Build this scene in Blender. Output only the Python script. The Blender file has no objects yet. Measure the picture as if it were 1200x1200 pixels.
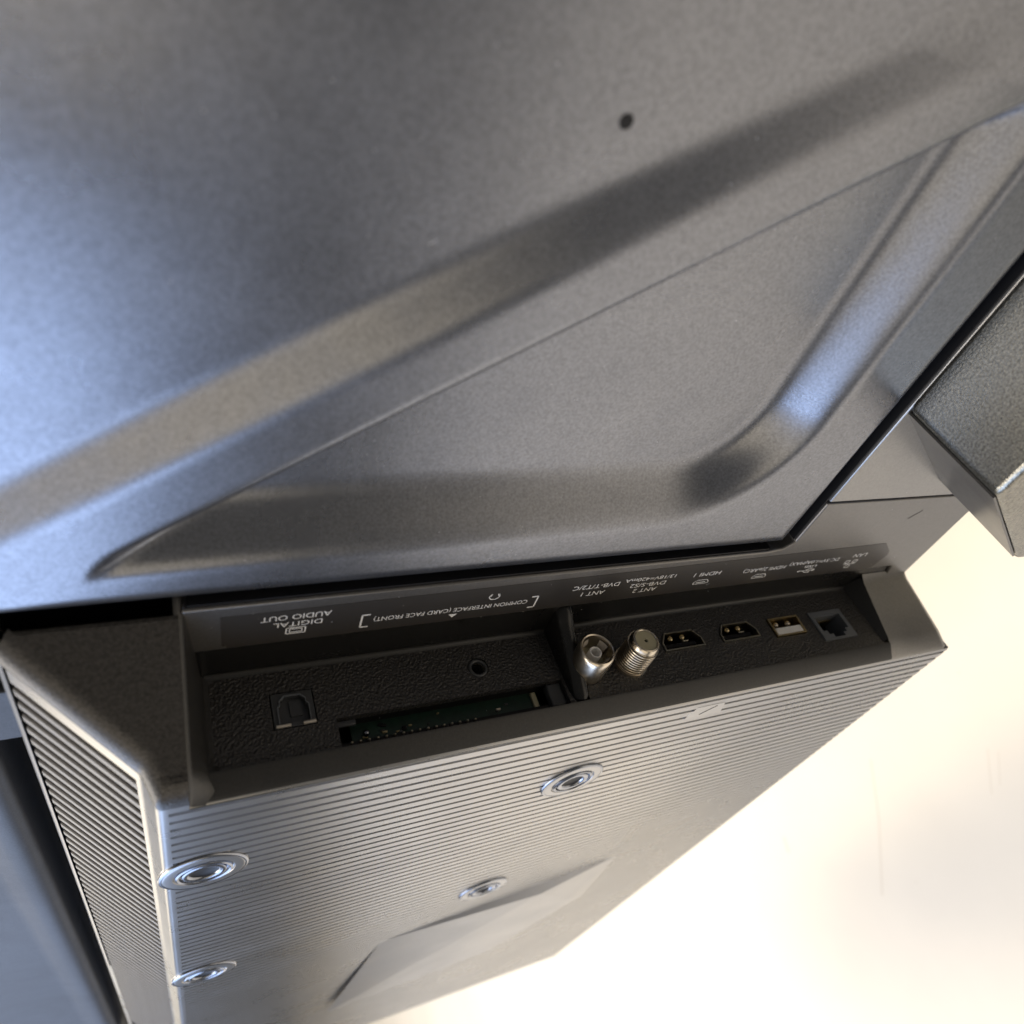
import bpy, bmesh, math, random
from mathutils import Vector, Matrix
from mathutils.geometry import tessellate_polygon
random.seed(7)

# ------------------------------------------------------------------ frame of reference
# Working coordinates in millimetres, seen from the lens:
#   x = downwards (gravity), y = along the width of the television, z = out of its back.
XT = 460.0                                   # table top lies 460 mm below the lens
def W(x, y, z): return Vector((y, z, XT - x)) / 1000.0      # to world metres, Z up, table at Z = 0
def V(x, y, z): return Vector((y, z, -x)) / 1000.0          # a direction / offset

scene = bpy.context.scene
# ------------------------------------------------------------------ camera
F = 845.0
xh = Vector((1750, -100, F)).normalized()
yh = Vector((-360, 840, F)); yh = (yh - yh.dot(xh) * xh).normalized()
zh = -xh.cross(yh)
right = V(xh[0], yh[0], zh[0]) * 1000
down = V(xh[1], yh[1], zh[1]) * 1000
fwd = V(xh[2], yh[2], zh[2]) * 1000
cam_d = bpy.data.cameras.new('camera')
cam = bpy.data.objects.new('camera', cam_d)
scene.collection.objects.link(cam)
M = Matrix((right, -down, -fwd)).transposed().to_4x4()
M.translation = W(0, 0, 0)
cam.matrix_world = M
cam_d.sensor_width = 36.0
cam_d.lens = 36.0 * F / 1200.0
cam_d.clip_start = 0.005
cam_d.clip_end = 50
cam_d.dof.use_dof = True
cam_d.dof.focus_distance = 0.187
cam_d.dof.aperture_fstop = 13.0
scene.camera = cam

# ------------------------------------------------------------------ room light
world = bpy.data.worlds.new('World'); scene.world = world; world.use_nodes = True
bg = world.node_tree.nodes['Background']
bg.inputs[0].default_value = (1.0, 0.95, 0.88, 1); bg.inputs[1].default_value = 0.14

def area(name, pos, target, sx, sy, power, col, spread=180):
    l = bpy.data.lights.new(name, 'AREA'); l.shape = 'RECTANGLE'; l.size = sx; l.size_y = sy
    l.energy = power; l.color = col; l.spread = math.radians(spread)
    o = bpy.data.objects.new(name, l); scene.collection.objects.link(o)
    o.location = W(*pos)
    o.rotation_euler = (W(*target) - W(*pos)).to_track_quat('-Z', 'Y').to_euler()
    return o
area('ceiling_light', (-1800, 1150, 550), (300, 900, 350), 1.5, 1.5, 37, (1.0, 0.925, 0.83))
area('ceiling_light', (-1800, 850, -650), (160, 60, -80), 0.9, 0.9, 50, (1.0, 0.86, 0.62))
area('ceiling_light', (-1800, 4000, 0), (100, 200, -80), 1.3, 1.3, 17, (1.0, 0.88, 0.68))
area('window_light', (-850, 1610, 1210), (0, 60, -90), 1.7, 1.55, 40, (0.50, 0.66, 1.0))
area('warm_fill', (-640, 240, 1800), (0, 60, -90), 1.0, 1.6, 6.0, (1.0, 0.84, 0.60))  # unseen warm panel, added like a lit wall for the folds' tan sheen

vs = scene.view_settings
vs.view_transform = 'Standard'; vs.look = 'None'; vs.gamma = 1; vs.exposure = 0.0
vs.use_curve_mapping = False

# ------------------------------------------------------------------ materials
def mat(name, col, rough=0.5, metal=0.0, spec=0.5, bump=None, mottle=0.0, mscale=60, rvar=0.0, coat=0.0, rscale=28):
    """bump = list of (kind, feature size in mm, height in mm)."""
    m = bpy.data.materials.new(name); m.use_nodes = True
    nt = m.node_tree; N = nt.nodes; L = nt.links
    b = N['Principled BSDF']
    b.inputs['Base Color'].default_value = (*col, 1)
    b.inputs['Roughness'].default_value = rough
    b.inputs['Metallic'].default_value = metal
    b.inputs['Specular IOR Level'].default_value = spec
    b.inputs['Coat Weight'].default_value = coat
    tc = N.new('ShaderNodeTexCoord')
    if mottle > 0 or rvar > 0:
        n = N.new('ShaderNodeTexNoise'); n.inputs['Scale'].default_value = mscale
        n.inputs['Detail'].default_value = 5; n.inputs['Roughness'].default_value = 0.6
        L.new(tc.outputs['Object'], n.inputs['Vector'])
        if mottle > 0:
            r = N.new('ShaderNodeMapRange'); r.inputs['From Min'].default_value = 0.3; r.inputs['From Max'].default_value = 0.7
            r.inputs['To Min'].default_value = 1 - mottle; r.inputs['To Max'].default_value = 1 + mottle
            L.new(n.outputs['Fac'], r.inputs['Value'])
            mx = N.new('ShaderNodeVectorMath'); mx.operation = 'SCALE'
            mx.inputs[0].default_value = col
            L.new(r.outputs[0], mx.inputs['Scale']); L.new(mx.outputs[0], b.inputs['Base Color'])
        if rvar > 0:
            r = N.new('ShaderNodeMapRange'); r.inputs['From Min'].default_value = 0.3; r.inputs['From Max'].default_value = 0.7
            r.inputs['To Min'].default_value = max(0, rough - rvar); r.inputs['To Max'].default_value = rough + rvar
            n2 = N.new('ShaderNodeTexNoise'); n2.inputs['Scale'].default_value = rscale
            n2.inputs['Detail'].default_value = 6; n2.inputs['Roughness'].default_value = 0.65; n2.inputs['Distortion'].default_value = 0.6
            L.new(tc.outputs['Object'], n2.inputs['Vector'])
            L.new(n2.outputs['Fac'], r.inputs['Value']); L.new(r.outputs[0], b.inputs['Roughness'])
    prev = None
    for kind, size, h in (bump or []):
        if kind == 'v':
            t = N.new('ShaderNodeTexVoronoi'); t.feature = 'SMOOTH_F1'; out = t.outputs['Distance']
            t.inputs['Scale'].default_value = 1000.0 / size
        else:
            t = N.new('ShaderNodeTexNoise'); out = t.outputs['Fac']
            t.inputs['Scale'].default_value = 500.0 / size; t.inputs['Detail'].default_value = 2
        L.new(tc.outputs['Object'], t.inputs['Vector'])
        bp = N.new('ShaderNodeBump'); bp.inputs['Strength'].default_value = 1.0
        bp.inputs['Distance'].default_value = h / 1000.0
        L.new(out, bp.inputs['Height'])
        if prev: L.new(prev, bp.inputs['Normal'])
        prev = bp.outputs['Normal']
    if prev: L.new(prev, b.inputs['Normal'])
    return m

MT = {}
MT['sheet'] = mat('satin_painted_sheet', (0.215, 0.223, 0.246), 0.30, 0.9, 0.5, [('n', 0.19, 0.022)], 0.22, 1700, 0.05)
MT['panel'] = mat('satin_panel', (0.055, 0.057, 0.062), 0.5, 0.3, 0.5, [('n', 0.19, 0.03)], 0.22, 1700, 0.05)
MT['shelf'] = mat('satin_dark_plastic', (0.17, 0.164, 0.158), 0.33, 0.75, 0.6, [('n', 0.2, 0.008)], 0.10, 1700, 0.04)
MT['trim'] = mat('satin_grey_plastic', (0.28, 0.273, 0.263), 0.34, 0.75, 0.6, [('n', 0.2, 0.008)], 0.10, 1700, 0.04)
MT['grain'] = mat('grained_black_plastic', (0.034, 0.032, 0.031), 0.42, 0, 0.5, [('v', 0.6, 0.36), ('n', 0.2, 0.05)], 0.25, 1500, 0.06)
MT['surround'] = mat('fine_black_plastic', (0.019, 0.0185, 0.018), 0.40, 0, 0.5, [('n', 0.2, 0.03)], 0.25, 1700, 0.06)
MT['cover'] = mat('satin_cover_plastic', (0.345, 0.342, 0.34), 0.29, 0.9, 0.6, [('n', 0.4, 0.008)], 0.05, 40, 0.04)
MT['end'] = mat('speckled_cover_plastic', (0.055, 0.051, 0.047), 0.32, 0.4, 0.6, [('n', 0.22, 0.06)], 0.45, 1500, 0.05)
MT['slat'] = mat('slat_plastic', (0.19, 0.18, 0.17), 0.42, 0.2, 0.6, [('n', 0.2, 0.03)], 0.2, 1500, 0.04)
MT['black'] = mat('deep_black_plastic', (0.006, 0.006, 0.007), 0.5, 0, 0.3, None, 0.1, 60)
MT['smooth'] = mat('smooth_black_plastic', (0.010, 0.010, 0.010), 0.24, 0, 0.4, None, 0.1, 60, 0.06)
MT['sticker'] = mat('dark_label_film', (0.058, 0.053, 0.049), 0.36, 0.5, 0.55, [('n', 0.8, 0.008)], 0.08, 30, 0.03)
MT['ink'] = mat('white_ink', (0.72, 0.71, 0.69), 0.6, 0, 0.3, None, 0.05, 300)
MT['nickel'] = mat('warm_nickel', (0.60, 0.535, 0.44), 0.30, 1.0, 0.5, [('n', 0.6, 0.006)], 0.06, 120, 0.06)
MT['brass'] = mat('dull_gold', (0.52, 0.42, 0.24), 0.30, 1.0, 0.5, None, 0.1, 120, 0.06)
MT['shell'] = mat('dark_steel_shell', (0.42, 0.39, 0.31), 0.3, 1.0, 0.5, None, 0.1, 150, 0.06)
MT['root'] = mat('shaded_thread_root', (0.10, 0.085, 0.06), 0.45, 0.6)  # dark colour stands in for shade between the thread turns
MT['chrome'] = mat('chrome', (0.27, 0.285, 0.32), 0.24, 1.0, 0.5, None, 0.05, 100, 0.04)
MT['white'] = mat('white_plastic', (0.88, 0.86, 0.82), 0.4, 0, 0.5, None, 0.04, 100)
MT['tin'] = mat('pale_tinned_metal', (0.62, 0.56, 0.48), 0.4, 0.3, 0.5, None, 0.06, 200)
MT['insul'] = mat('cream_insulator', (0.42, 0.38, 0.25), 0.45, 0, 0.5, None, 0.08, 150)
MT['grey'] = mat('grey_port_plastic', (0.05, 0.052, 0.055), 0.36, 0, 0.5, [('n', 0.4, 0.01)], 0.08, 100)
MT['bluegrey'] = mat('blue_grey_port_plastic', (0.13, 0.14, 0.155), 0.34, 0, 0.5, None, 0.08, 100)
MT['pcb'] = mat('green_circuit_board', (0.004, 0.022, 0.013), 0.35, 0, 0.5, [('n', 1.2, 0.05)], 0.4, 400)
MT['foot'] = mat('hammered_grey_paint', (0.23, 0.218, 0.182), 0.28, 0.85, 0.5, [('n', 0.22, 0.075)], 0.5, 1700, 0.05)
MT['footside'] = mat('smooth_grey_paint', (0.12, 0.115, 0.108), 0.32, 0.6, 0.5, [('n', 0.2, 0.012)], 0.12, 1500, 0.05)
MT['dust'] = mat('dust', (0.75, 0.74, 0.72), 0.8)
MT['table'] = mat('cream_lacquered_table', (0.80, 0.74, 0.645), 0.58, 0, 0.5, [('n', 6, 0.012)], 0.035, 6, 0.08, 0, 5)

MT['tan_mark'] = mat('tan_table_mark', (0.73, 0.66, 0.56), 0.5)  # thin marks, slightly darker than the table top
# ------------------------------------------------------------------ mesh helpers
ORG = {}
class MB:
    def __init__(s): s.v = []; s.f = []
    def add(s, verts, faces):
        o = len(s.v); s.v += [tuple(p) for p in verts]; s.f += [[o + i for i in f] for f in faces]; return s
    def box(s, x0, x1, y0, y1, z0, z1):
        return s.add([(x, y, z) for z in (z0, z1) for y in (y0, y1) for x in (x0, x1)],
                     [(0, 1, 3, 2), (4, 6, 7, 5), (0, 4, 5, 1), (2, 3, 7, 6), (0, 2, 6, 4), (1, 5, 7, 3)])
    def prism(s, poly, fn, d0, d1):
        n = len(poly)
        return s.add([fn(a, b, d0) for a, b in poly] + [fn(a, b, d1) for a, b in poly],
                     [list(range(n)), [2 * n - 1 - i for i in range(n)]] + [[i, (i + 1) % n, n + (i + 1) % n, n + i] for i in range(n)])
    def grid(s, rows):
        m = len(rows[0])
        return s.add([p for r in rows for p in r],
                     [[i * m + j, i * m + j + 1, (i + 1) * m + j + 1, (i + 1) * m + j] for i in range(len(rows) - 1) for j in range(m - 1)])
    def lathe(s, prof, c, axis, n=32):
        rows = []
        for r, h in prof:
            row = []
            for k in range(n + 1):
                a = 2 * math.pi * k / n; ca, sa = r * math.cos(a), r * math.sin(a)
                row.append((c[0] + ca, c[1] - h, c[2] + sa) if axis == 'y' else (c[0] + ca, c[1] + sa, c[2] + h))
            rows.append(row)
        return s.grid(rows)
    def plate(s, outer, holes, fn, d, depths):
        """flat plate with holes; every hole gets side walls going down to its depth"""
        loops = [[Vector((a, b, 0)) for a, b in outer]] + [[Vector((a, b, 0)) for a, b in h] for h in holes]
        flat = [p for l in loops for p in l]
        tris = tessellate_polygon(loops)
        s.add([fn(p[0], p[1], d) for p in flat], [list(t) for t in tris])
        for h, dep in zip(holes, depths):
            n = len(h)
            s.add([fn(a, b, d) for a, b in h] + [fn(a, b, dep) for a, b in h], [[i, (i + 1) % n, n + (i + 1) % n, n + i] for i in range(n)])
        return s
    def build(s, name, m, parent=None, smooth=35, bevel=0, seg=2, origin=None, merge=True):
        po = ORG.get(parent, Vector((0, 0, 0)))
        if origin is None:
            wo = po; off = None
        else:
            wo = W(*origin); off = origin
        me = bpy.data.meshes.new(name)
        vs_ = [V(*p) for p in s.v] if off is not None else [W(*p) - wo for p in s.v]
        me.from_pydata(vs_, [], s.f)
        bm = bmesh.new(); bm.from_mesh(me)
        if merge: bmesh.ops.remove_doubles(bm, verts=bm.verts, dist=2e-6)
        bmesh.ops.recalc_face_normals(bm, faces=bm.faces)
        # open sheets: turn every connected sheet so that its outside (the side seen from behind the set) faces out
        eye = W(0, 0, 0) - wo; seen = set()
        for f0 in bm.faces:
            if f0 in seen: continue
            isl = [f0]; seen.add(f0); i = 0; is_open = False
            while i < len(isl):
                for e in isl[i].edges:
                    if len(e.link_faces) == 1: is_open = True
                    for g in e.link_faces:
                        if g not in seen: seen.add(g); isl.append(g)
                i += 1
            if is_open and sum(f.normal.dot((eye - f.calc_center_median()).normalized()) * f.calc_area() for f in isl) < 0:
                bmesh.ops.reverse_faces(bm, faces=isl)
        bm.to_mesh(me); bm.free()
        me.materials.append(MT[m])
        if smooth:
            me.polygons.foreach_set('use_smooth', [True] * len(me.polygons))
            me.set_sharp_from_angle(angle=math.radians(smooth))
        o = bpy.data.objects.new(name, me); scene.collection.objects.link(o)
        if parent: o.parent = parent
        o.location = wo - po
        ORG[o] = wo
        if bevel:
            b = o.modifiers.new('bevel', 'BEVEL'); b.width = bevel / 1000.0; b.segments = seg; b.limit_method = 'ANGLE'; b.angle_limit = math.radians(40)
            b.harden_normals = False
        return o
def copy_tree(o, parent, delta):
    c = o.copy(); scene.collection.objects.link(c); c.parent = parent
    c.location = o.location + delta; ORG[c] = ORG[o] + delta
    for ch in list(o.children):
        d = ch.copy(); scene.collection.objects.link(d); d.parent = c; ORG[d] = ORG[ch] + delta
    return c
fy = lambda a, b, d: (a, d, b)      # (x, z) outline at depth y
fz = lambda a, b, d: (a, b, d)      # (x, y) outline at height z

# ------------------------------------------------------------------ the table
def tablebox():
    b = MB(); b.box(XT, XT + 30, -900, 4200, -700, 800)
    o = b.build('table_top', 'table', None, origin=(XT, 400, 0)) if False else b.build('table_top', 'table', None, bevel=3)
    o['kind'] = 'structure'
    for (ya, za), (yb, zb), w_ in (((794, -205), (810, -118), 2.0), ((408, -94), (433, -59), 1.6), ((433, -59), (471, -17), 1.6), ((323, -61), (341, -39), 0.8), ((318, -57), (332, -41), 0.7), ((536, -84), (540, -72), 3.0), ((305, -106), (306, -105), 1.0), ((435, -16), (436, -15), 1.2)):
        d = Vector((yb - ya, zb - za)).normalized(); n = Vector((-d[1], d[0])) * w_ / 2
        m_ = MB(); m_.add([(XT - 0.05, ya + n[0], za + n[1]), (XT - 0.05, yb + n[0], zb + n[1]), (XT - 0.05, yb - n[0], zb - n[1]), (XT - 0.05, ya - n[0], za - n[1])], [(0, 1, 2, 3)])
        m_.build('tan_mark', 'tan_mark', o, smooth=0)
tablebox()

# ------------------------------------------------------------------ the television
tv = bpy.data.objects.new('television', None); scene.collection.objects.link(tv)
tv.location = W(XT, 20, -74); ORG[tv] = tv.location.copy(); tv.empty_display_size = 0.05
tv['label'] = 'dark grey television seen from behind, with its socket bay and ribbed housing'
tv['category'] = 'television'

ZS = -88.5      # level of the label shelf and of the sheet metal flange
ZC = -62.0      # level of the ribbed cover
def srelu(t, r):
    if t <= -r: return 0.0
    if t >= r: return t
    return (t + r) ** 2 / (4 * r)
def ramp(t, w, r): return (srelu(t, r) - srelu(t - w, r)) / w
def smin(a, b, k):
    h = max(k - abs(a - b), 0) / k
    return min(a, b) - h * h * k * 0.25

H1, DEP = 3.4, 10.0
XR, YB = 157.0, 122.0
def hgt(x, y):
    z = ZS
    n = math.hypot(1, 0.70)
    t = (87.2 - 0.692 * x - y) / n                    # distance towards the raised upper field
    z -= H1 * ramp(t - 0.1, 8.2, 1.7)
    # triangular pressed recess
    t3 = (y - (101.4 - 0.724 * x)) / math.hypot(1, 0.724)
    yb = 112.2 - 0.035 * x; R = 31.0
    tb, tr = yb - y, 136.8 - x
    if tb < R and tr < R: t = R - math.hypot(R - tb, R - tr)
    else: t = min(tb, tr)
    d = smin(ramp(t - 0.6, 10.4, 2.6), ramp(t3 - 0.3, 5.2, 1.2), 0.55)
    z -= DEP * max(d, 0)
    # rolled edges
    er = 4.2
    e = min(XR - x, (YB - y))
    if e < er: z -= er * 0.55 - 0.55 * math.sqrt(max(er * er - (er - e) ** 2, 0))
    return z
def axis_vals(lo, hi, fine_lo, fine_hi, step):
    a = []
    x = lo
    while x < fine_lo: a.append(x); x += 12
    x = fine_lo
    while x < hi - 6: a.append(x); x += step
    x = hi - 6
    while x < hi - 0.9: a.append(x); x += 0.5
    a += [hi - 0.8, hi - 0.5, hi - 0.25, hi - 0.1, hi - 0.02, hi]
    return a
xs = axis_vals(-190, XR, -42, XR, 1.0)
ys = axis_vals(-130, YB, 8, YB, 0.8)
b = MB()
b.grid([[(x, y, hgt(x, y)) for x in xs] for y in ys])
b.grid([[(x, YB, hgt(x, YB)) for x in xs], [(x, YB, -104) for x in xs]])
b.grid([[(XR, y, hgt(XR, y)) for y in ys], [(XR, y, -104) for y in ys]])
panel = b.build('metal_back_panel', 'sheet', tv, smooth=60)
panel['label'] = 'blue-grey pressed sheet metal panel with a triangular recess'
b = MB(); zz = hgt(58.5, 24.5) + 0.02
b.lathe([(1.1, 0), (1.0, 0.15), (0.0001, 0.16)], (59.2, 26.2, zz), 'z', 16); b.build('plug', 'black', panel)

b = MB(); b.box(-60, 229, 100, 160, -110, -100); b.box(150, 229, -130, 100, -110, -100)
b.build('inner_frame', 'black', tv)

# shelf that carries the label
b = MB()
L_ = [(161, 105.7), (231, 105.7), (231.6, 148), (223, 148), (219.5, 140.2), (2, 140.2), (2, 125.0), (153, 125.0), (158, 124.2), (161, 121.5)]
b.prism(L_, fz, -101, ZS)
shelf = b.build('label_shelf', 'shelf', tv, bevel=0.5, seg=3)
b = MB(); b.box(161, 231, -130, 105.1, -101, ZS); b.build('lower_trim_panel', 'trim', tv, bevel=0.4)
b = MB(); b.box(2, 224, 139.6, 154, -100, ZS - 0.9); b.build('recess_floor', 'smooth', tv)
b = MB(); b.box(160.35, 160.9, -130, 121, -101, -89.3); b.box(3, 154, 124.35, 124.9, -101, -89.2); b.build('gap_shade_strip', 'black', tv)  # black strips added as shade over the plate sides in the gap
# mould marks on the shelf
b = MB(); b.prism([(202.4, 114.9), (202.7, 115.1), (206.0, 111.5), (205.8, 111.3)], fz, ZS + 0.01, ZS + 0.06); b.build('mould_mark', 'black', shelf, smooth=0)

# ---- rear cover
cover_m = MB()
PITCH, Y0, YEND = 4.0, 156.0, 560.0
prof = [(154.4, ZC - 0.45), (154.7, ZC - 0.12), (155.1, ZC)]
y = Y0
while y < YEND - 3:
    prof += [(y - 0.64, ZC), (y - 0.46, ZC - 0.85), (y + 0.46, ZC - 0.85), (y + 0.64, ZC)]
    y += PITCH
prof += [(YEND, ZC), (YEND + 3, ZC - 2), (YEND + 4, ZC - 40)]
XL, XRr = -2.2, 236.4
cover_m.grid([[(XL, a, c) for a, c in prof], [(XRr, a, c) for a, c in prof]])
cover_m.grid([[(XRr, a, c) for a, c in prof], [(237.2, a, min(c, ZC - 0.4) if c > -64 else c) for a, c in prof], [(237.4, a, -66) for a, c in prof], [(232, a, -101) for a, c in prof]])
y = Y0
while y < YEND - 3:      # groove ends
    cover_m.add([(XL, y - 0.64, ZC), (XL, y - 0.46, ZC - 0.85), (XL, y + 0.46, ZC - 0.85), (XL, y + 0.64, ZC)], [(0, 1, 2, 3)]); y += PITCH
# outline of the end of the housing: cover, corner, slanted side, foot
def arc_corner(p0, p1, p2, r, n=6):
    p0, p1, p2 = Vector(p0), Vector(p1), Vector(p2)
    a, c = (p0 - p1).normalized(), (p2 - p1).normalized()
    ang = a.angle(c); t = r / math.tan(ang / 2)
    s, e = p1 + a * t, p1 + c * t
    ctr = p1 + (a + c).normalized() * (r / math.sin(ang / 2))
    out = []
    for k in range(n + 1):
        q = s.lerp(e, k / n) - ctr
        out.append(ctr + q.normalized() * r)
    return out
pA, pB, pC, pE, pF = (1.5, ZC), (-4.2, ZC), (-6.6, -67.6), (-28.6, -86.5), (-30.0, -108)
path = [Vector(pA), Vector((-1.0, ZC))] + arc_corner(pA, pB, pC, 1.6) + arc_corner(pB, pC, pE, 4.0)[1:] + [Vector((-12, -72.24)), Vector((-18, -77.4)), Vector((-24, -82.55))] + arc_corner(pC, pE, pF, 2.0) + [Vector((-29.6, -98)), Vector(pF)]
nor = []
for i in range(len(path)):
    t = (path[min(i + 1, len(path) - 1)] - path[max(i - 1, 0)]).normalized()
    nor.append(Vector((-t[1], t[0])))          # points into the housing
if nor[0][1] > 0: nor = [-q for q in nor]
def y_end(z): return 125.3 + 0.904 * (max(z, -92) + 88.5)     # the end face leans back
RE = 3.6
end_rows = []
for k in range(0, 11):
    a = math.radians(90 * k / 10); ins = RE * (1 - math.cos(a)); row = []
    for p, q in zip(path, nor):
        r = p + q * ins
        row.append((r[0], y_end(r[1]) + RE * (1 - math.sin(a)), r[1]))
    end_rows.append(row)
rim = end_rows[0]
# slanted side without its slat window: borders only
SA, SB = Vector(pC), Vector(pE)
st_ = (SB - SA).normalized(); sn_ = Vector((st_[1], -st_[0]))
if sn_[0] > 0: sn_ = -sn_
tot = (SB - SA).length
def side_pt(s, off=0.0): return SA + st_ * s + sn_ * off
def skew(p): return 0.75 * (p[0] + 6.7)          # the slats run parallel to the leaning end
SL, SH = 1.2, tot - 2.4
S0, S1_ = 151.6, YEND - 20
along = lambda p: (p - SA).dot(st_)
topp = [p for p in path if along(p) < SL - 0.1 and p[0] < XL - 0.05] + [side_pt(SL)]
lowp = [side_pt(SH)] + [p for p in path if along(p) > SH + 0.1]
topp = [Vector((XL, ZC))] + topp
for pp in (topp, lowp):
    cover_m.grid([[(p[0], y_end(p[1]) + RE, p[1]) for p in pp], [(p[0], YEND, p[1]) for p in pp]])
a0, a1 = side_pt(SL), side_pt(SH)
cover_m.grid([[(a0[0], y_end(a0[1]) + RE, a0[1]), (a1[0], y_end(a1[1]) + RE, a1[1])], [(a0[0], S0 + skew(a0), a0[1]), (a1[0], S0 + skew(a1), a1[1])]])
cover_m.add([(XL, y_end(ZC) + RE, ZC), (1.5, y_end(ZC) + RE, ZC), (1.5, 155.1, ZC), (XL, 155.1, ZC)], [(0, 1, 2, 3)])
rear = cover_m.build('rear_cover', 'cover', tv, smooth=40)
rear['label'] = 'finely ribbed rear cover with round mounting sockets'
# end cap with rounded rim
b = MB(); nv = len([p for p in end_rows[-1] if p[2] > -88.2]); b.grid([r[:nv] for r in end_rows])
last = end_rows[-1]
vis = [p for p in last if p[2] > -88.2]
b.grid([vis, [(1.5, y_end(p[2]), p[2]) for p in vis]])
b.grid([[(vis[-1][0], vis[-1][1], vis[-1][2]), (1.5, y_end(vis[-1][2]), vis[-1][2])], [(vis[-1][0], vis[-1][1] + 3, vis[-1][2] - 0.6), (1.5, y_end(vis[-1][2]) + 3, vis[-1][2] - 0.6)]])
end_cap = b.build('end_face', 'end', tv, smooth=50)
# slat window: dark backing and one slat per rib
b = MB(); q0, q1 = side_pt(SL - 0.3, -3.0), side_pt(SH + 0.3, -3.0)
b.grid([[(q0[0], S0 - 1 + skew(q0), q0[1]), (q1[0], S0 - 1 + skew(q1), q1[1])], [(q0[0], S1_, q0[1]), (q1[0], S1_, q1[1])]])
for s_ in (SL, SH):
    e0, e1 = side_pt(s_), side_pt(s_, -3.1)
    b.grid([[(e0[0], S0 + skew(e0), e0[1]), (e1[0], S0 + skew(e0), e1[1])], [(e0[0], S1_, e0[1]), (e1[0], S1_, e1[1])]])
e = [side_pt(SL), side_pt(SH), side_pt(SH, -3.1), side_pt(SL, -3.1)]
b.add([(e[0][0], S0 + skew(e[0]), e[0][1]), (e[1][0], S0 + skew(e[1]), e[1][1]), (e[2][0], S0 + skew(e[1]), e[2][1]), (e[3][0], S0 + skew(e[0]), e[3][1])], [(0, 1, 2, 3)])
vent = b.build('side_vent', 'black', tv)
SP = 5.0
sl = MB()
p0, p1, p2, p3 = side_pt(SL - 0.2, 0.0), side_pt(SH + 0.2, 0.0), side_pt(SH + 0.2, -3.0), side_pt(SL - 0.2, -3.0)
h = SP * 0.265
u0, u1 = side_pt(SL - 0.2, -0.3), side_pt(SH + 0.2, -0.3)
sec = [(p3, p2, -h), (u0, u1, -h), (p0, p1, -h + 0.3), (p0, p1, h - 0.3), (u0, u1, h), (p3, p2, h)]
sl.grid([[(a[0], d + skew(p0), a[1]) for a, c, d in sec], [(c[0], d + skew(p1), c[1]) for a, c, d in sec]])
def W0(o): return o
k = 0; yy = S0 + SP - h; slat0 = None
while yy < 470:
    if slat0 is None:
        slm = MB(); slm.v = [(p[0], p[1] , p[2]) for p in sl.v]; slm.f = sl.f
        slat0 = slm.build('slat', 'slat', vent, smooth=40, origin=(0, yy, 0)); y_first = yy
    else:
        c = slat0.copy(); scene.collection.objects.link(c); c.parent = vent; c.location = slat0.location + V(0, yy - y_first, 0)
    yy += SP
# ---- socket bay: lip, side faces and frame
b = MB()
bay_prof = lambda yw: [(yw, -67.0), (yw + 0.15, -66.4), (154.0, -62.9), (154.4, ZC - 0.45)]
def lip(x0, x1, yw):
    pr = [(yw, -67.0), (yw + 0.15, -66.3), (153.7, -63.1), (154.15, -62.65), (154.4, ZC - 0.45)]
    b.grid([[(x0, a, c) for a, c in pr], [(x1, a, c) for a, c in pr]])
lip(2.0, 208.5, 151.0)
# left side face of the bay
rows = []
for z in (-108, -96, -90, -88, -84, -80, -76, -72, -69, -67, -66, -65, -64, -63.2, -62.5, -62.05):
    ye = y_end(z); f = max(0.0, (z + 66.0) / 3.95); f = f * f
    sp = [(0.6, ye + 0.0), (1.3, ye + 0.05), (1.9, ye + 0.4), (2.3, ye + 1.0), (2.6, ye + 1.8), (5.4, 151.4), (5.9, 152.0), (7.4, 152.5)]
    if z > -68: sp = [(x, min(y_, 150.6 + (z + 68.0) * 0.75) if x > 4 else y_) for x, y_ in sp]
    sp = [(x - f * 0.25 * (x - 0.6), y_ + f * (153.0 + 0.32 * i - y_)) for i, (x, y_) in enumerate(sp)]
    rows.append([(x, y_, z) for x, y_ in sp])
b.grid(rows)
# right side face and frame
fr_in = [(209.6, 145.6, -88.9), (208.6, 150.6, -68.2)]
b.add([fr_in[0], (206.0, 151.2, -89.6), (206.0, 151.2, -67.4), fr_in[1]], [(0, 1, 2, 3)])
rws = []
for (xi, yi, zi), (xo, yo, zo) in (((209.4, 144.2, -89.2), (231.4, 144.2, -88.9)), ((209.5, 145.0, -88.2), (231.5, 145.0, -88.0)), ((209.5, 145.9, -86.6), (232.0, 145.9, -86.6)), ((208.6, 150.6, -68.2), (235.8, 151.4, -68.2)), ((208.5, 151.2, -67.0), (236.4, 152.2, -67.0)), ((208.5, 153.7, -63.1), (236.8, 153.8, -63.1)), ((208.5, 154.4, ZC - 0.45), (237.0, 154.6, ZC - 0.45))):
    rws.append([(xi, yi, zi), (xi + (xo - xi) * 0.9, yi + (yo - yi) * 0.9, zi), (xi + (xo - xi) * 0.97, yo + 0.3, zo), (xo, yo + 1.4, zo), (xo + 0.1, yo + 6, zo - 0.3)])
frame_rows = rws
bay = b.build('bay_surround', 'surround', tv, smooth=50)
b = MB(); b.grid(frame_rows); b.build('bay_end_frame', 'trim', tv, smooth=50)

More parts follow.
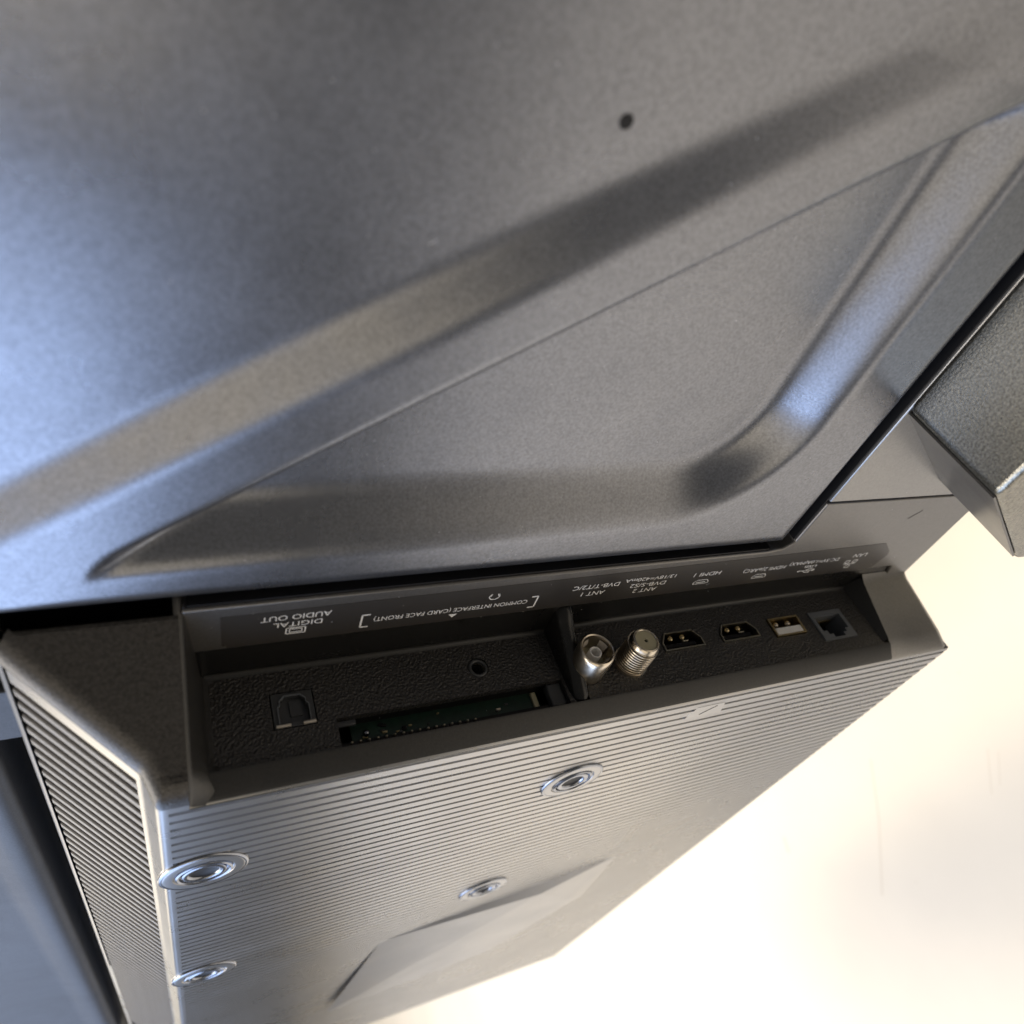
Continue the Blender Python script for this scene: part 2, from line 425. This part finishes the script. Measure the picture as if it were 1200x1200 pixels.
# ---- port wall, left and right sections
def circle(cx, cy, r, n=24): return [(cx + r * math.cos(2 * math.pi * k / n), cy + r * math.sin(2 * math.pi * k / n)) for k in range(n)]
def rect(x0, x1, z0, z1): return [(x0, z0), (x1, z0), (x1, z1), (x0, z1)]
OPT = rect(18.9, 28.4, -83.0, -74.1)
SLOT = rect(32.4, 90.3, -74.5, -67.5)
hd = [(-7.15, 2.9), (7.15, 2.9), (7.15, 0.2), (5.0, -2.95), (-5.0, -2.95), (-7.15, 0.2)]
HD1 = (131.6, -79.4); HD2 = (152.7, -79.3)
USB = rect(165.6, 178.2, -81.8, -75.0)
LAN = rect(182.9, 197.2, -81.7, -71.0)
b = MB()
b.plate(rect(6.8, 93.0, -89.6, -66.6), [OPT, circle(69.2, -81.5, 2.75), SLOT], fy, 152.3, [158, 160, 154.2])
wall_l = b.build('port_wall', 'grain', tv, smooth=50)
fil = lambda yw: [(yw - 1.0, -89.41), (yw - 0.55, -89.3), (yw - 0.2, -88.95), (yw - 0.03, -88.4)]
b = MB(); b.grid([[(6, a, c) for a, c in fil(152.3)], [(93, a, c) for a, c in fil(152.3)]])
b.grid([[(95.4, a, c) for a, c in fil(151.2)], [(206.4, a, c) for a, c in fil(151.2)]]); b.build('wall_fillet', 'surround', tv, smooth=70)
b = MB()
b.plate(rect(95.4, 206.4, -89.6, -66.6), [[(HD1[0] + p, HD1[1] + q) for p, q in hd], [(HD2[0] + p, HD2[1] + q) for p, q in hd], USB, LAN, circle(97.8, -76.0, 5.1, 32)], fy, 151.2, [160, 160, 160, 160, 153])
wall_r = b.build('port_wall', 'grain', tv, smooth=50)
# dark boxes behind the openings so that no light leaks in
b = MB(); b.box(8, 92, 158.5, 159.0, -88, -66.5) if False else None
b.grid([[(6, 165, -90), (6, 165, -64)], [(232, 165, -90), (232, 165, -64)]])
b.grid([[(6, 153, -89.5), (232, 153, -89.5)], [(6, 166, -89.5), (232, 166, -89.5)]])
b.build('bay_backing', 'black', tv)
# rib between the two sections
b = MB()
gp = [(141.0, -89.3), (141.6, -87.4), (142.8, -86.2), (144.2, -84.0), (146.2, -79.0), (148.6, -72.5), (150.4, -68.6), (152.6, -66.2)]
rows = []
for x, ins in ((91.2, 2.6), (91.9, 1.2), (92.6, 0.5), (93.4, 0.1), (94.3, 0.0), (95.1, 0.3), (95.8, 1.0), (96.2, 2.2)):
    taper = [(a + ins, c - 0.15 * ins) for a, c in gp]
    rows.append([(x, a, c) for a, c in taper])
b.grid(rows)
b.grid([[rows[0][i] for i in range(len(gp))], [(91.0, 153, gp[i][1]) for i in range(len(gp))]])
b.grid([[rows[-1][i] for i in range(len(gp))], [(96.3, 153, gp[i][1]) for i in range(len(gp))]])
b.build('dividing_rib', 'smooth', tv, smooth=70)

# ------------------------------------------------------------------ sockets
# optical audio socket
b = MB()
o_in = [(20.4, -75.2), (20.4, -79.2), (20.9, -79.7), (20.9, -80.6), (22.0, -81.7), (25.3, -81.7), (26.4, -80.6), (26.4, -79.7), (26.9, -79.2), (26.9, -75.2)]
b.plate(rect(19.2, 28.1, -82.7, -74.4), [o_in], fy, 152.2, [154.5])
b.grid([[(x, 152.2, z) for x, z in rect(19.2, 28.1, -82.7, -74.4) + [(19.2, -82.7)]], [(x, 157, z) for x, z in rect(19.2, 28.1, -82.7, -74.4) + [(19.2, -82.7)]]])
op = b.build('optical_audio_socket', 'grey', tv, smooth=30)
op['label'] = 'square dark optical audio socket with a shutter'
b = MB(); b.plate([(x + (23.65 - x) * 0.02, z) for x, z in o_in], [], fy, 153.6, [])
b.box(23.0, 25.6, 153.1, 153.7, -80.9, -77.2); b.build('shutter', 'grey', op, smooth=0)
b = MB()
ring_o = [(p + (p - 23.65) * 0.07, q + (q + 78.5) * 0.07) for p, q in o_in]
n = len(o_in)
for ya, yb_ in ((151.75, 152.3),):
    b.add([(p, ya, q) for p, q in o_in] + [(p, ya, q) for p, q in ring_o] + [(p, yb_, q) for p, q in o_in] + [(p, yb_, q) for p, q in ring_o],
          [[i, i + 1, n + i + 1, n + i] for i in range(n - 1)] + [[i, i + 1, 2 * n + i + 1, 2 * n + i] for i in range(n - 1)] + [[n + i, n + i + 1, 3 * n + i + 1, 3 * n + i] for i in range(n - 1)])
b.build('rim', 'bluegrey', op, smooth=0)
b = MB(); b.box(19.5, 22.6, 151.7, 152.6, -75.0, -74.45); b.build('contact', 'tin', op, bevel=0.1)
b = MB(); b.box(25.2, 28.0, 151.7, 152.6, -75.0, -74.45); b.build('contact', 'tin', op, bevel=0.1)
# headphone jack
b = MB(); b.lathe([(2.6, -1.5), (2.6, 0.05), (2.35, 0.3), (2.0, 0.35), (1.75, 0.15), (1.7, -7), (0.001, -7)], (69.2, 152.5, -81.5), 'y', 32)
hj = b.build('headphone_socket', 'grey', tv, smooth=50); hj['label'] = 'small round headphone socket'
b = MB(); b.lathe([(1.69, -0.6), (1.62, -0.7), (1.62, -1.4), (1.69, -1.5)], (69.2, 152.5, -81.5), 'y', 24); b.build('contact_ring', 'shell', hj)
# card slot
b = MB(); b.grid([[(32.4, 154.2, -74.5), (90.3, 154.2, -74.5)], [(32.4, 182, -76.5), (90.3, 182, -76.5)]])
b.grid([[(32.4, 154.2, -74.5), (32.4, 154.2, -68.0)], [(32.4, 182, -76.5), (32.4, 182, -68.0)]])
b.grid([[(90.3, 154.2, -74.5), (90.3, 154.2, -68.0)], [(90.3, 182, -76.5), (90.3, 182, -68.0)]])
slot = b.build('card_slot', 'black', tv, smooth=0); slot['label'] = 'long open card slot showing the green circuit board'
b = MB(); b.box(36, 84.6, 157.4, 158.0, -76.5, -65.5); pcb = b.build('circuit_board', 'pcb', slot)
rr = random.Random(3)
for i in range(16):      # solder joints and little chips on the board
    x = rr.uniform(38, 60) if i < 12 else rr.uniform(60, 82); z = rr.uniform(-74.0, -70.2); s = rr.uniform(0.25, 0.7)
    m_ = rr.choice(['nickel', 'brass', 'brass', 'black', 'grey'])
    b = MB(); b.box(x - s, x + s, 156.9, 157.5, z - s * 0.4, z + s * 0.4); b.build('chip', m_, slot, bevel=0.1)
b = MB(); b.box(82.6, 84.0, 156.6, 157.5, -74.4, -69.5); b.build('board_edge', 'insul', slot, bevel=0.2)
b = MB(); b.box(86.0, 90.2, 153.6, 156, -74.4, -68.2); b.build('guide', 'grey', slot, bevel=0.4)
b = MB(); b.box(32.5, 36.8, 153.6, 154.6, -74.3, -73.0); b.build('guide', 'grey', slot, bevel=0.2)
pin0 = None
for i in range(16):
    if pin0 is None:
        b = MB(); b.lathe([(0.34, -3), (0.34, 0), (0.22, 0.25), (0.001, 0.32)], (0, 0, 0), 'y', 10)
        pin0 = b.build('pin', 'nickel', slot, origin=(35.2, 154.7, -69.3), smooth=60); px0 = 34.8
    else:
        c = pin0.copy(); scene.collection.objects.link(c); c.parent = slot; c.location = pin0.location + V(i * 2.0, 0, 0)
b = MB(); b.box(32.6, 90.0, 155.3, 158, -69.7, -66.0); b.build('pin_header', 'black', slot)
b = MB(); b.lathe([(0.75, -2), (0.75, 0), (0.5, 0.4), (0.001, 0.5)], (39.2, 156.0, -71.6), 'y', 16); b.build('post', 'chrome', slot, smooth=60)

# antenna socket (push-on)
cx, cz = 97.8, -76.0
b = MB()
b.lathe([(5.0, -1), (5.0, 6.9), (4.92, 7.9), (4.72, 8.7), (4.45, 8.95), (4.15, 8.75), (4.05, 8.2), (4.05, -0.5), (0.001, -0.5)], (cx, 151.0, cz), 'y', 56)
rf = b.build('antenna_socket', 'nickel', tv, smooth=40); rf['label'] = 'plain nickel push-on antenna socket with a hollow centre sleeve'
b = MB(); b.lathe([(1.72, 0), (1.72, 7.3), (1.62, 7.5), (1.42, 7.55), (1.25, 7.4), (1.2, 1.0), (0.001, 1.0)], (cx, 151.0, cz), 'y', 32); b.build('centre_sleeve', 'white', rf, smooth=40)
b = MB(); b.lathe([(4.02, 3.2), (1.7, 3.2)], (cx, 151.0, cz), 'y', 32); b.build('insulator', 'insul', rf)
for k in range(4):       # inner spring fingers
    a = math.pi / 4 + k * math.pi / 2 + 0.25
    b = MB(); rows = []
    for h in (3.2, 5.2, 6.6, 7.9):
        r = 3.7 if h < 4 else (3.35 if h < 6 else (3.2 if h < 7 else 3.8))
        rows.append([(cx + r * math.cos(a + d), 151.0 - h, cz + r * math.sin(a + d)) for d in (-0.36, -0.12, 0.12, 0.36)])
    b.grid(rows); b.build('spring_finger', 'tin', rf)
# satellite socket (threaded)
cx, cz = 111.6, -75.3
prof = [(4.75, -1), (4.75, 0.8)]
h = 0.9
while h < 8.8:
    prof += [(3.7, h), (4.42, h + 0.08), (4.48, h + 0.3), (4.42, h + 0.5), (3.7, h + 0.56)]; h += 0.92
prof += [(4.1, h), (3.95, h + 0.3), (3.9, 10.2), (3.6, 10.75), (3.2, 10.9), (3.05, 10.7)]
b = MB(); b.lathe(prof, (cx, 151.0, cz), 'y', 48)
fs = b.build('satellite_socket', 'nickel', tv, smooth=25); fs['label'] = 'threaded nickel satellite socket with a flat disc face'
b = MB(); b.lathe([(4.05, 0.5), (4.05, 9.4)], (cx, 151.0, cz), 'y', 40); b.build('thread_shade_core', 'root', fs)  # core coloured dark, as the valleys between the turns are in shade
b = MB(); b.lathe([(3.1, 10.6), (0.55, 10.62), (0.45, 10.3), (0.4, 9), (0.001, 8.9)], (cx, 151.0, cz), 'y', 40); b.build('disc_face', 'insul', fs, smooth=30)
b = MB(); b.lathe([(0.42, 10.2), (0.001, 10.2)], (cx, 151.0, cz), 'y', 12); b.build('pin_hole', 'black', fs)
# hdmi sockets
def hdmi(o):
    b = MB(); outer = [(p * 0.985, q * 0.97) for p, q in hd]; inner = [(p * 0.93, q * 0.84) for p, q in hd]
    n = 6
    b.add([(p, -0.25, q) for p, q in outer] + [(p, -0.25, q) for p, q in inner] + [(p, 9, q) for p, q in outer] + [(p, 9, q) for p, q in inner],
          [[i, (i + 1) % n, n + (i + 1) % n, n + i] for i in range(n)] + [[i, (i + 1) % n, 2 * n + (i + 1) % n, 2 * n + i] for i in range(n)] + [[n + i, n + (i + 1) % n, 3 * n + (i + 1) % n, 3 * n + i] for i in range(n)])
    r = b.build('hdmi_socket', 'shell', tv, smooth=0, origin=o)
    b = MB(); b.box(-5.4, 5.4, 1.2, 9, 0.1, 1.3); b.build('tongue', 'black', r, origin=o, bevel=0.15)
    for dx in (-2.9, 1.3):
        b = MB(); b.lathe([(0.85, -0.2), (0.75, 0.35), (0.4, 0.65), (0.001, 0.72)], (dx, 1.0, -1.35), 'y', 16); b.build('spring', 'brass', r, origin=o, smooth=60)
    b = MB(); b.box(1.0, 3.2, 0.9, 1.4, -0.4, 0.0); b.build('latch', 'shell', r, origin=o, bevel=0.1)
    b = MB(); b.box(-6.2, 6.2, 8.5, 9, -2.4, 2.4); b.build('back', 'black', r, origin=o)
    return r
h1 = hdmi((HD1[0], 151.0, HD1[1])); h1['label'] = 'hdmi socket beside the threaded connector'
h2 = copy_tree(h1, tv, V(HD2[0] - HD1[0], 0, HD2[1] - HD1[1])); h2['label'] = 'hdmi socket beside the usb socket'
# usb socket
o = (171.9, 151.0, -78.4)
b = MB(); n = 4
outer = [(-6.1, -3.2), (6.1, -3.2), (6.1, 3.2), (-6.1, 3.2)]; inner = [(-5.6, -2.7), (5.6, -2.7), (5.6, 2.7), (-5.6, 2.7)]
b.add([(p, -0.35, q) for p, q in outer] + [(p, -0.35, q) for p, q in inner] + [(p, 9, q) for p, q in outer] + [(p, 9, q) for p, q in inner],
      [[i, (i + 1) % n, n + (i + 1) % n, n + i] for i in range(n)] + [[i, (i + 1) % n, 2 * n + (i + 1) % n, 2 * n + i] for i in range(n)] + [[n + i, n + (i + 1) % n, 3 * n + (i + 1) % n, 3 * n + i] for i in range(n)])
us = b.build('usb_socket', 'brass', tv, smooth=0, origin=o); us['label'] = 'gold usb socket with a white tongue'
b = MB(); b.box(-5.3, 5.3, -0.25, 9, 0.2, 2.6); b.build('tongue', 'white', us, origin=o, bevel=0.25)
for dx in (-2.6, 2.4):
    b = MB(); b.lathe([(1.0, -0.3), (0.85, 0.4), (0.4, 0.75), (0.001, 0.8)], (dx, 1.4, -1.55), 'y', 16); b.build('spring', 'nickel', us, origin=o, smooth=60)
b = MB(); b.box(-5.6, 5.6, 8.4, 8.9, -2.7, 2.7); b.build('back', 'black', us, origin=o)
# network socket
o = (190.05, 151.0, -76.35)
opn = [(-5.6, -3.4), (5.6, -3.4), (5.6, 1.9), (3.9, 1.9), (3.9, 3.2), (2.3, 3.2), (2.3, 4.5), (-2.3, 4.5), (-2.3, 3.2), (-3.9, 3.2), (-3.9, 1.9), (-5.6, 1.9)]
b = MB(); b.plate(rect(-7.0, 7.0, -5.2, 5.2), [opn], fy, -0.3, [8])
q = rect(-7.0, 7.0, -5.2, 5.2); q = q + q[:1]
b.grid([[(x, -0.3, z) for x, z in q], [(x, 6, z) for x, z in q]])
ln = b.build('network_socket', 'bluegrey', tv, smooth=0, origin=o); ln['label'] = 'stepped square network socket at the end of the row'
b = MB(); b.box(-5.6, 5.6, 7.5, 8, -3.5, 4.6); b.build('back', 'black', ln, origin=o)
for k in range(8):
    b = MB(); b.box(-3.7 + k * 1.0, -3.3 + k * 1.0, 2.5, 6.8, -3.2, -2.7); b.build('contact', 'brass', ln, origin=o)

# ------------------------------------------------------------------ mounting sockets on the cover
sock = None
for i, (sx, sy) in enumerate(((4.2, 192.6), (104.2, 192.6), (104.2, 292.6), (4.2, 292.6))):
    if sock is None:
        o = (sx, sy, ZC); first = o
        b = MB(); b.lathe([(9.9, -0.6), (9.6, 0.25), (9.1, 0.55), (8.6, 0.6), (6.9, 0.6), (6.7, 0.25), (6.4, 0.15)], (0, 0, 0), 'z', 56)
        sock = b.build('mounting_socket', 'cover', tv, smooth=40, origin=o)
        b = MB(); b.lathe([(9.75, -0.3), (9.95, 0.05), (9.9, 0.35), (9.45, 0.62), (9.1, 0.58)], (0, 0, 0), 'z', 56); b.build('outer_ring', 'chrome', sock, smooth=60, origin=o)
        b = MB(); b.lathe([(6.4, 0.1), (6.3, 0.75), (5.9, 0.95), (5.5, 0.75), (5.35, 0.15), (5.0, 0.15), (4.9, 0.7), (4.6, 0.85), (3.7, 0.8), (3.3, 0.5), (3.2, 0.14)], (0, 0, 0), 'z', 48); b.build('bush', 'chrome', sock, smooth=40, origin=o)
        b = MB(); b.lathe([(3.25, 0.3), (2.8, 0.12), (0.001, 0.1)], (0, 0, 0), 'z', 24); b.build('hole', 'black', sock, smooth=40, origin=o)
        sock['label'] = 'round mounting socket nearest the slanted slats'
    else:
        c = copy_tree(sock, tv, V(sx - first[0], sy - first[1], 0))
        c['label'] = ['', 'round mounting socket in the middle of the ribbed cover', 'round mounting socket beside the flat wedge', 'round mounting socket farthest along the slats'][i]
# flat patch with a mould mark, and the smooth wedge far along the cover
b = MB(); b.prism([(131.5, 158.8), (141.5, 158.8), (143.5, 165.2), (130.0, 165.2)], fz, ZC - 0.6, ZC + 0.05); pt = b.build('mark_patch', 'cover', rear, smooth=0)
b = MB(); b.prism([(134.6, 163.6), (135.0, 163.8), (139.4, 160.0), (139.1, 159.8)], fz, ZC + 0.05, ZC + 0.1); b.build('mould_mark', 'black', rear, smooth=0)
b = MB()
w1, w2, w3, w4, w5 = (173, 307, ZC - 0.1), (139, 322, ZC + 2.6), (168, 358, ZC + 2.0), (70, 330, ZC - 0.1), (182, 372, ZC - 0.1)
w6, w7 = (60, 440, ZC + 2.5), (150, 440, ZC - 0.1)
b.add([w1, w2, w3, w4, w5, w6, w7], [(0, 1, 2), (0, 2, 4), (0, 3, 1), (1, 3, 5), (1, 5, 2), (2, 5, 6), (2, 6, 4)])
b.build('cover_wedge', 'trim', tv, smooth=0)

# ------------------------------------------------------------------ panel beside the slanted side
b = MB()
rows = []
for x, z in ((-37.0, -112), (-37.3, -98), (-38.0, -96.2), (-39.4, -95.3), (-42, -95.0), (-45, -95.4), (-48, -96.6), (-51, -97.2), (-120, -97.2)):
    rows.append([(x, 150, z), (x, 300, z), (x, 620, z)])
b.grid(rows)
b.build('side_panel', 'panel', tv, smooth=60)
b = MB(); b.box(-38, -29.7, 152, 172, -108, -92.5); b.build('panel_tab', 'panel', tv, bevel=0.5)
b = MB(); b.box(-120, -30, 120, 640, -118, -112.5); b.box(-30, 232, 160, 640, -118, -112); b.build('inner_tray', 'black', tv)

# ------------------------------------------------------------------ stand
b = MB()
ft = [(160.0, -90), (160.0, 70.8), (160.35, 71.9), (161.2, 72.8), (200.5, 98.0), (201.4, 99.0), (XT - 6, 99.0), (XT - 6, -90)]
def foot_side(poly, z0, z1):
    pass
b.prism(ft, fz, -88.6, -59.6)
stand = b.build('stand_foot', 'foot', tv, bevel=1.5, seg=4, smooth=30)
stand['label'] = 'chunky grey stand foot with a glittering top'
b = MB(); b.box(XT - 6, XT - 0.2, -140, 110, -180, 60); b.build('base_plate', 'footside', stand, bevel=1.5)
b = MB(); b.prism([(161.8, 73.35), (200.3, 98.05), (200.0, 98.5), (161.5, 73.8)], fz, -88.4, -60.4); b.build('slanted_side', 'footside', stand, smooth=0)
for x, y in ((164.5, 66.5), (169.5, 69.5), (174.5, 72.5)):
    b = MB(); b.box(x, x + 0.35, y - 5.5, y - 1.0, -59.65, -59.5); b.build('moulded_line', 'black', stand, smooth=0)

# ------------------------------------------------------------------ label with its lettering
b = MB()
st = [(10.4, 139.2), (9.3, 138.0), (9.0, 128.8), (9.4, 127.4), (205.4, 126.4), (206.2, 130.2), (204.0, 139.9), (202.5, 140.1)]
st = [(10.6, 139.7), (9.4, 138.7), (9.0, 128.4), (204.0, 126.6), (209.6, 131.0), (210.6, 133.0), (208.6, 139.3), (206.0, 139.8)]
b.prism(st, fz, ZS - 0.3, ZS + 0.08)
sticker = b.build('label_film', 'sticker', tv, smooth=0); sticker['label'] = 'long dark label with white socket names'
ZI = ZS + 0.085
def text(body, x_left, x_right, yc, h, shear=0.0):
    """flat printed words; they run from x_right (start) to x_left with their top towards the sockets"""
    cu = bpy.data.curves.new('printed_text', 'FONT'); cu.body = body; cu.size = 1.0; cu.fill_mode = 'FRONT'; cu.resolution_u = 3
    to = bpy.data.objects.new('printed_text', cu); scene.collection.objects.link(to)
    dg = bpy.context.evaluated_depsgraph_get(); dg.update()
    me = bpy.data.meshes.new_from_object(to.evaluated_get(dg))
    scene.collection.objects.unlink(to); bpy.data.objects.remove(to)
    vx = [v.co.x for v in me.vertices]; vy = [v.co.y for v in me.vertices]
    x0, x1, y0, y1 = min(vx), max(vx), min(vy), max(vy)
    kx = (x_right - x_left) / (x1 - x0)
    ky = h / 0.73
    ymid = 0.365
    po = ORG[sticker]
    for v in me.vertices:
        X = x_right - (v.co.x - x0) * kx; Y = yc + (v.co.y - ymid) * ky
        v.co = W(X, Y, ZI) - po
    me.materials.clear(); me.materials.append(MT['ink'])
    o = bpy.data.objects.new('printed_text', me); scene.collection.objects.link(o); o.parent = sticker
    ORG[o] = po
    return o
def ink(polys, name='printed_symbol'):
    b = MB()
    for p in polys: b.add([(x, y, ZI) for x, y in p], [list(range(len(p)))])
    o = b.build(name, 'ink', sticker, smooth=0); return o
def line(p, q, w):
    p, q = Vector(p), Vector(q); d = (q - p).normalized(); n = Vector((-d[1], d[0])) * w / 2
    return [tuple(p + n), tuple(q + n), tuple(q - n), tuple(p - n)]
def outline(pts, w, closed=True):
    n = len(pts); return [line(pts[i], pts[(i + 1) % n], w) for i in range(n if closed else n - 1)]
text('DIGITAL', 19.4, 29.6, 133.5, 1.75); text('AUDIO OUT', 16.8, 31.3, 130.9, 1.85)
ink(outline(rect(22.2, 26.2, 134.9, 137.0), 0.28) + outline(rect(22.9, 25.5, 135.4, 136.5), 0.22))
text('COMMON INTERFACE (CARD FACE FRONT)', 41.2, 80.0, 135.5, 1.6)
ink(outline([(40.2, 137.9), (38.4, 137.9), (38.4, 133.3), (40.2, 133.3)], 0.42, False) + outline([(80.8, 138.1), (82.6, 138.1), (82.6, 133.7), (80.8, 133.7)], 0.42, False) + [[(59.6, 137.1), (61.8, 137.1), (60.7, 138.5)]])
hp = [(70.0 + 1.35 * math.cos(a), 131.6 + 1.25 * math.sin(a)) for a in [math.radians(-50 + 280 * k / 18) for k in range(19)]]
ink(outline(hp, 0.26, False) + [line(hp[0], (hp[0][0] + 0.3, hp[0][1] + 0.9), 0.5), line(hp[-1], (hp[-1][0] - 0.3, hp[-1][1] + 0.9), 0.5)])
text('ANT 1', 95.6, 102.6, 135.3, 1.75); text('DVB-T/T2/C', 92.0, 106.0, 132.3, 1.75)
text('ANT 2', 112.2, 119.9, 136.6, 1.7); text('DVB-S/S2', 110.2, 121.8, 134.1, 1.7); text('13/18V=420mA', 107.5, 124.0, 131.5, 1.5)
hdm = [(-2.6, 0.0), (-2.6, 0.8), (2.6, 0.8), (2.6, 0.0), (1.7, -0.9), (-1.7, -0.9)]
for cx, cy in ((135.2, 135.9), (157.4, 136.5)):
    ink(outline([(cx + p, cy + q) for p, q in hdm], 0.24) + [line((cx - 1.6, cy + 0.15), (cx + 1.6, cy + 0.15), 0.3)])
text('HDMI 1', 130.8, 140.2, 132.4, 1.75); text('HDMI 2(eARC)', 149.2, 165.6, 133.3, 1.7)
cx, cy = 176.8, 136.6
ink([line((cx - 3.2, cy), (cx + 2.9, cy), 0.3), line((cx - 1.6, cy), (cx - 0.2, cy + 0.9), 0.28), line((cx - 0.2, cy + 0.9), (cx + 1.2, cy + 0.9), 0.28), line((cx - 0.6, cy), (cx + 0.5, cy - 0.9), 0.28), line((cx + 0.5, cy - 0.9), (cx + 1.6, cy - 0.9), 0.28),
     circle(cx + 2.9, cy, 0.55, 12), rect(cx + 1.2, cx + 1.8, cy + 0.6, cy + 1.2), circle(cx + 1.7, cy - 0.9, 0.32, 10), [(cx - 4.0, cy), (cx - 3.0, cy + 0.5), (cx - 3.0, cy - 0.5)]])
text('DC 5V=1.0A(MAX)', 166.8, 187.6, 132.4, 1.6); text('USB', 174.6, 179.6, 134.6, 1.3)
cx, cy = 194.9, 135.6
ink(outline(rect(cx - 0.9, cx + 0.9, cy + 0.6, cy + 1.9), 0.3) + outline(rect(cx - 2.6, cx - 0.8, cy - 1.7, cy - 0.5), 0.3) + outline(rect(cx + 0.8, cx + 2.6, cy - 1.7, cy - 0.5), 0.3) + [line((cx - 2.6, cy + 0.05), (cx + 2.6, cy + 0.05), 0.25), line((cx, cy + 0.6), (cx, cy), 0.25), line((cx - 1.7, cy), (cx - 1.7, cy - 0.5), 0.25), line((cx + 1.7, cy), (cx + 1.7, cy - 0.5), 0.25)])
text('LAN', 193.6, 199.4, 131.6, 1.8)

# ------------------------------------------------------------------ dust
b = MB(); rr = random.Random(11)
def speck(x, y, z, s):
    b.add([(x - s, y, z), (x, y - s, z + s * 0.3), (x + s, y, z), (x, y + s * 0.8, z + s * 0.2)], [(0, 1, 2), (0, 2, 3)])
for i in range(170):
    x, y = rr.uniform(0, 150), rr.uniform(20, 118); speck(x, y, hgt(x, y) + 0.03, rr.choice((0.05, 0.07, 0.09, 0.12)))
for i in range(40):
    x, y = rr.uniform(5, 228), rr.uniform(126, 147); speck(x, y, ZS + 0.12, rr.choice((0.06, 0.09, 0.12)))
for i in range(16):
    x, y = rr.uniform(163, 225), rr.uniform(80, 120); speck(x, y, ZS + 0.06, rr.choice((0.07, 0.12)))
for i in range(40):
    x, z = rr.uniform(8, 200), rr.uniform(-88, -68); q_ = rr.choice((0.07, 0.1)); yw_ = 152.2 if x < 92 else 151.1; b.add([(x - q_, yw_, z), (x + q_, yw_, z), (x, yw_ - 0.05, z + 1.5 * q_)], [(0, 1, 2)])
for i in range(14):      # lint
    x, y = rr.uniform(5, 150), rr.uniform(30, 150); zz = (hgt(x, y) if y < 118 else ZS) + 0.14; a_ = rr.uniform(0, 3.1); l_ = rr.uniform(0.5, 1.4)
    if 120 < y < 126: continue
    dx, dy = math.cos(a_) * l_, math.sin(a_) * l_
    b.add([(x, y, zz), (x + dx, y + dy, zz + 0.1), (x + dx + 0.05, y + dy + 0.05, zz + 0.1), (x + 0.05, y + 0.05, zz)], [(0, 1, 2, 3)])
du = b.build('dust_specks', 'dust', tv, smooth=0, merge=False); du['kind'] = 'stuff'
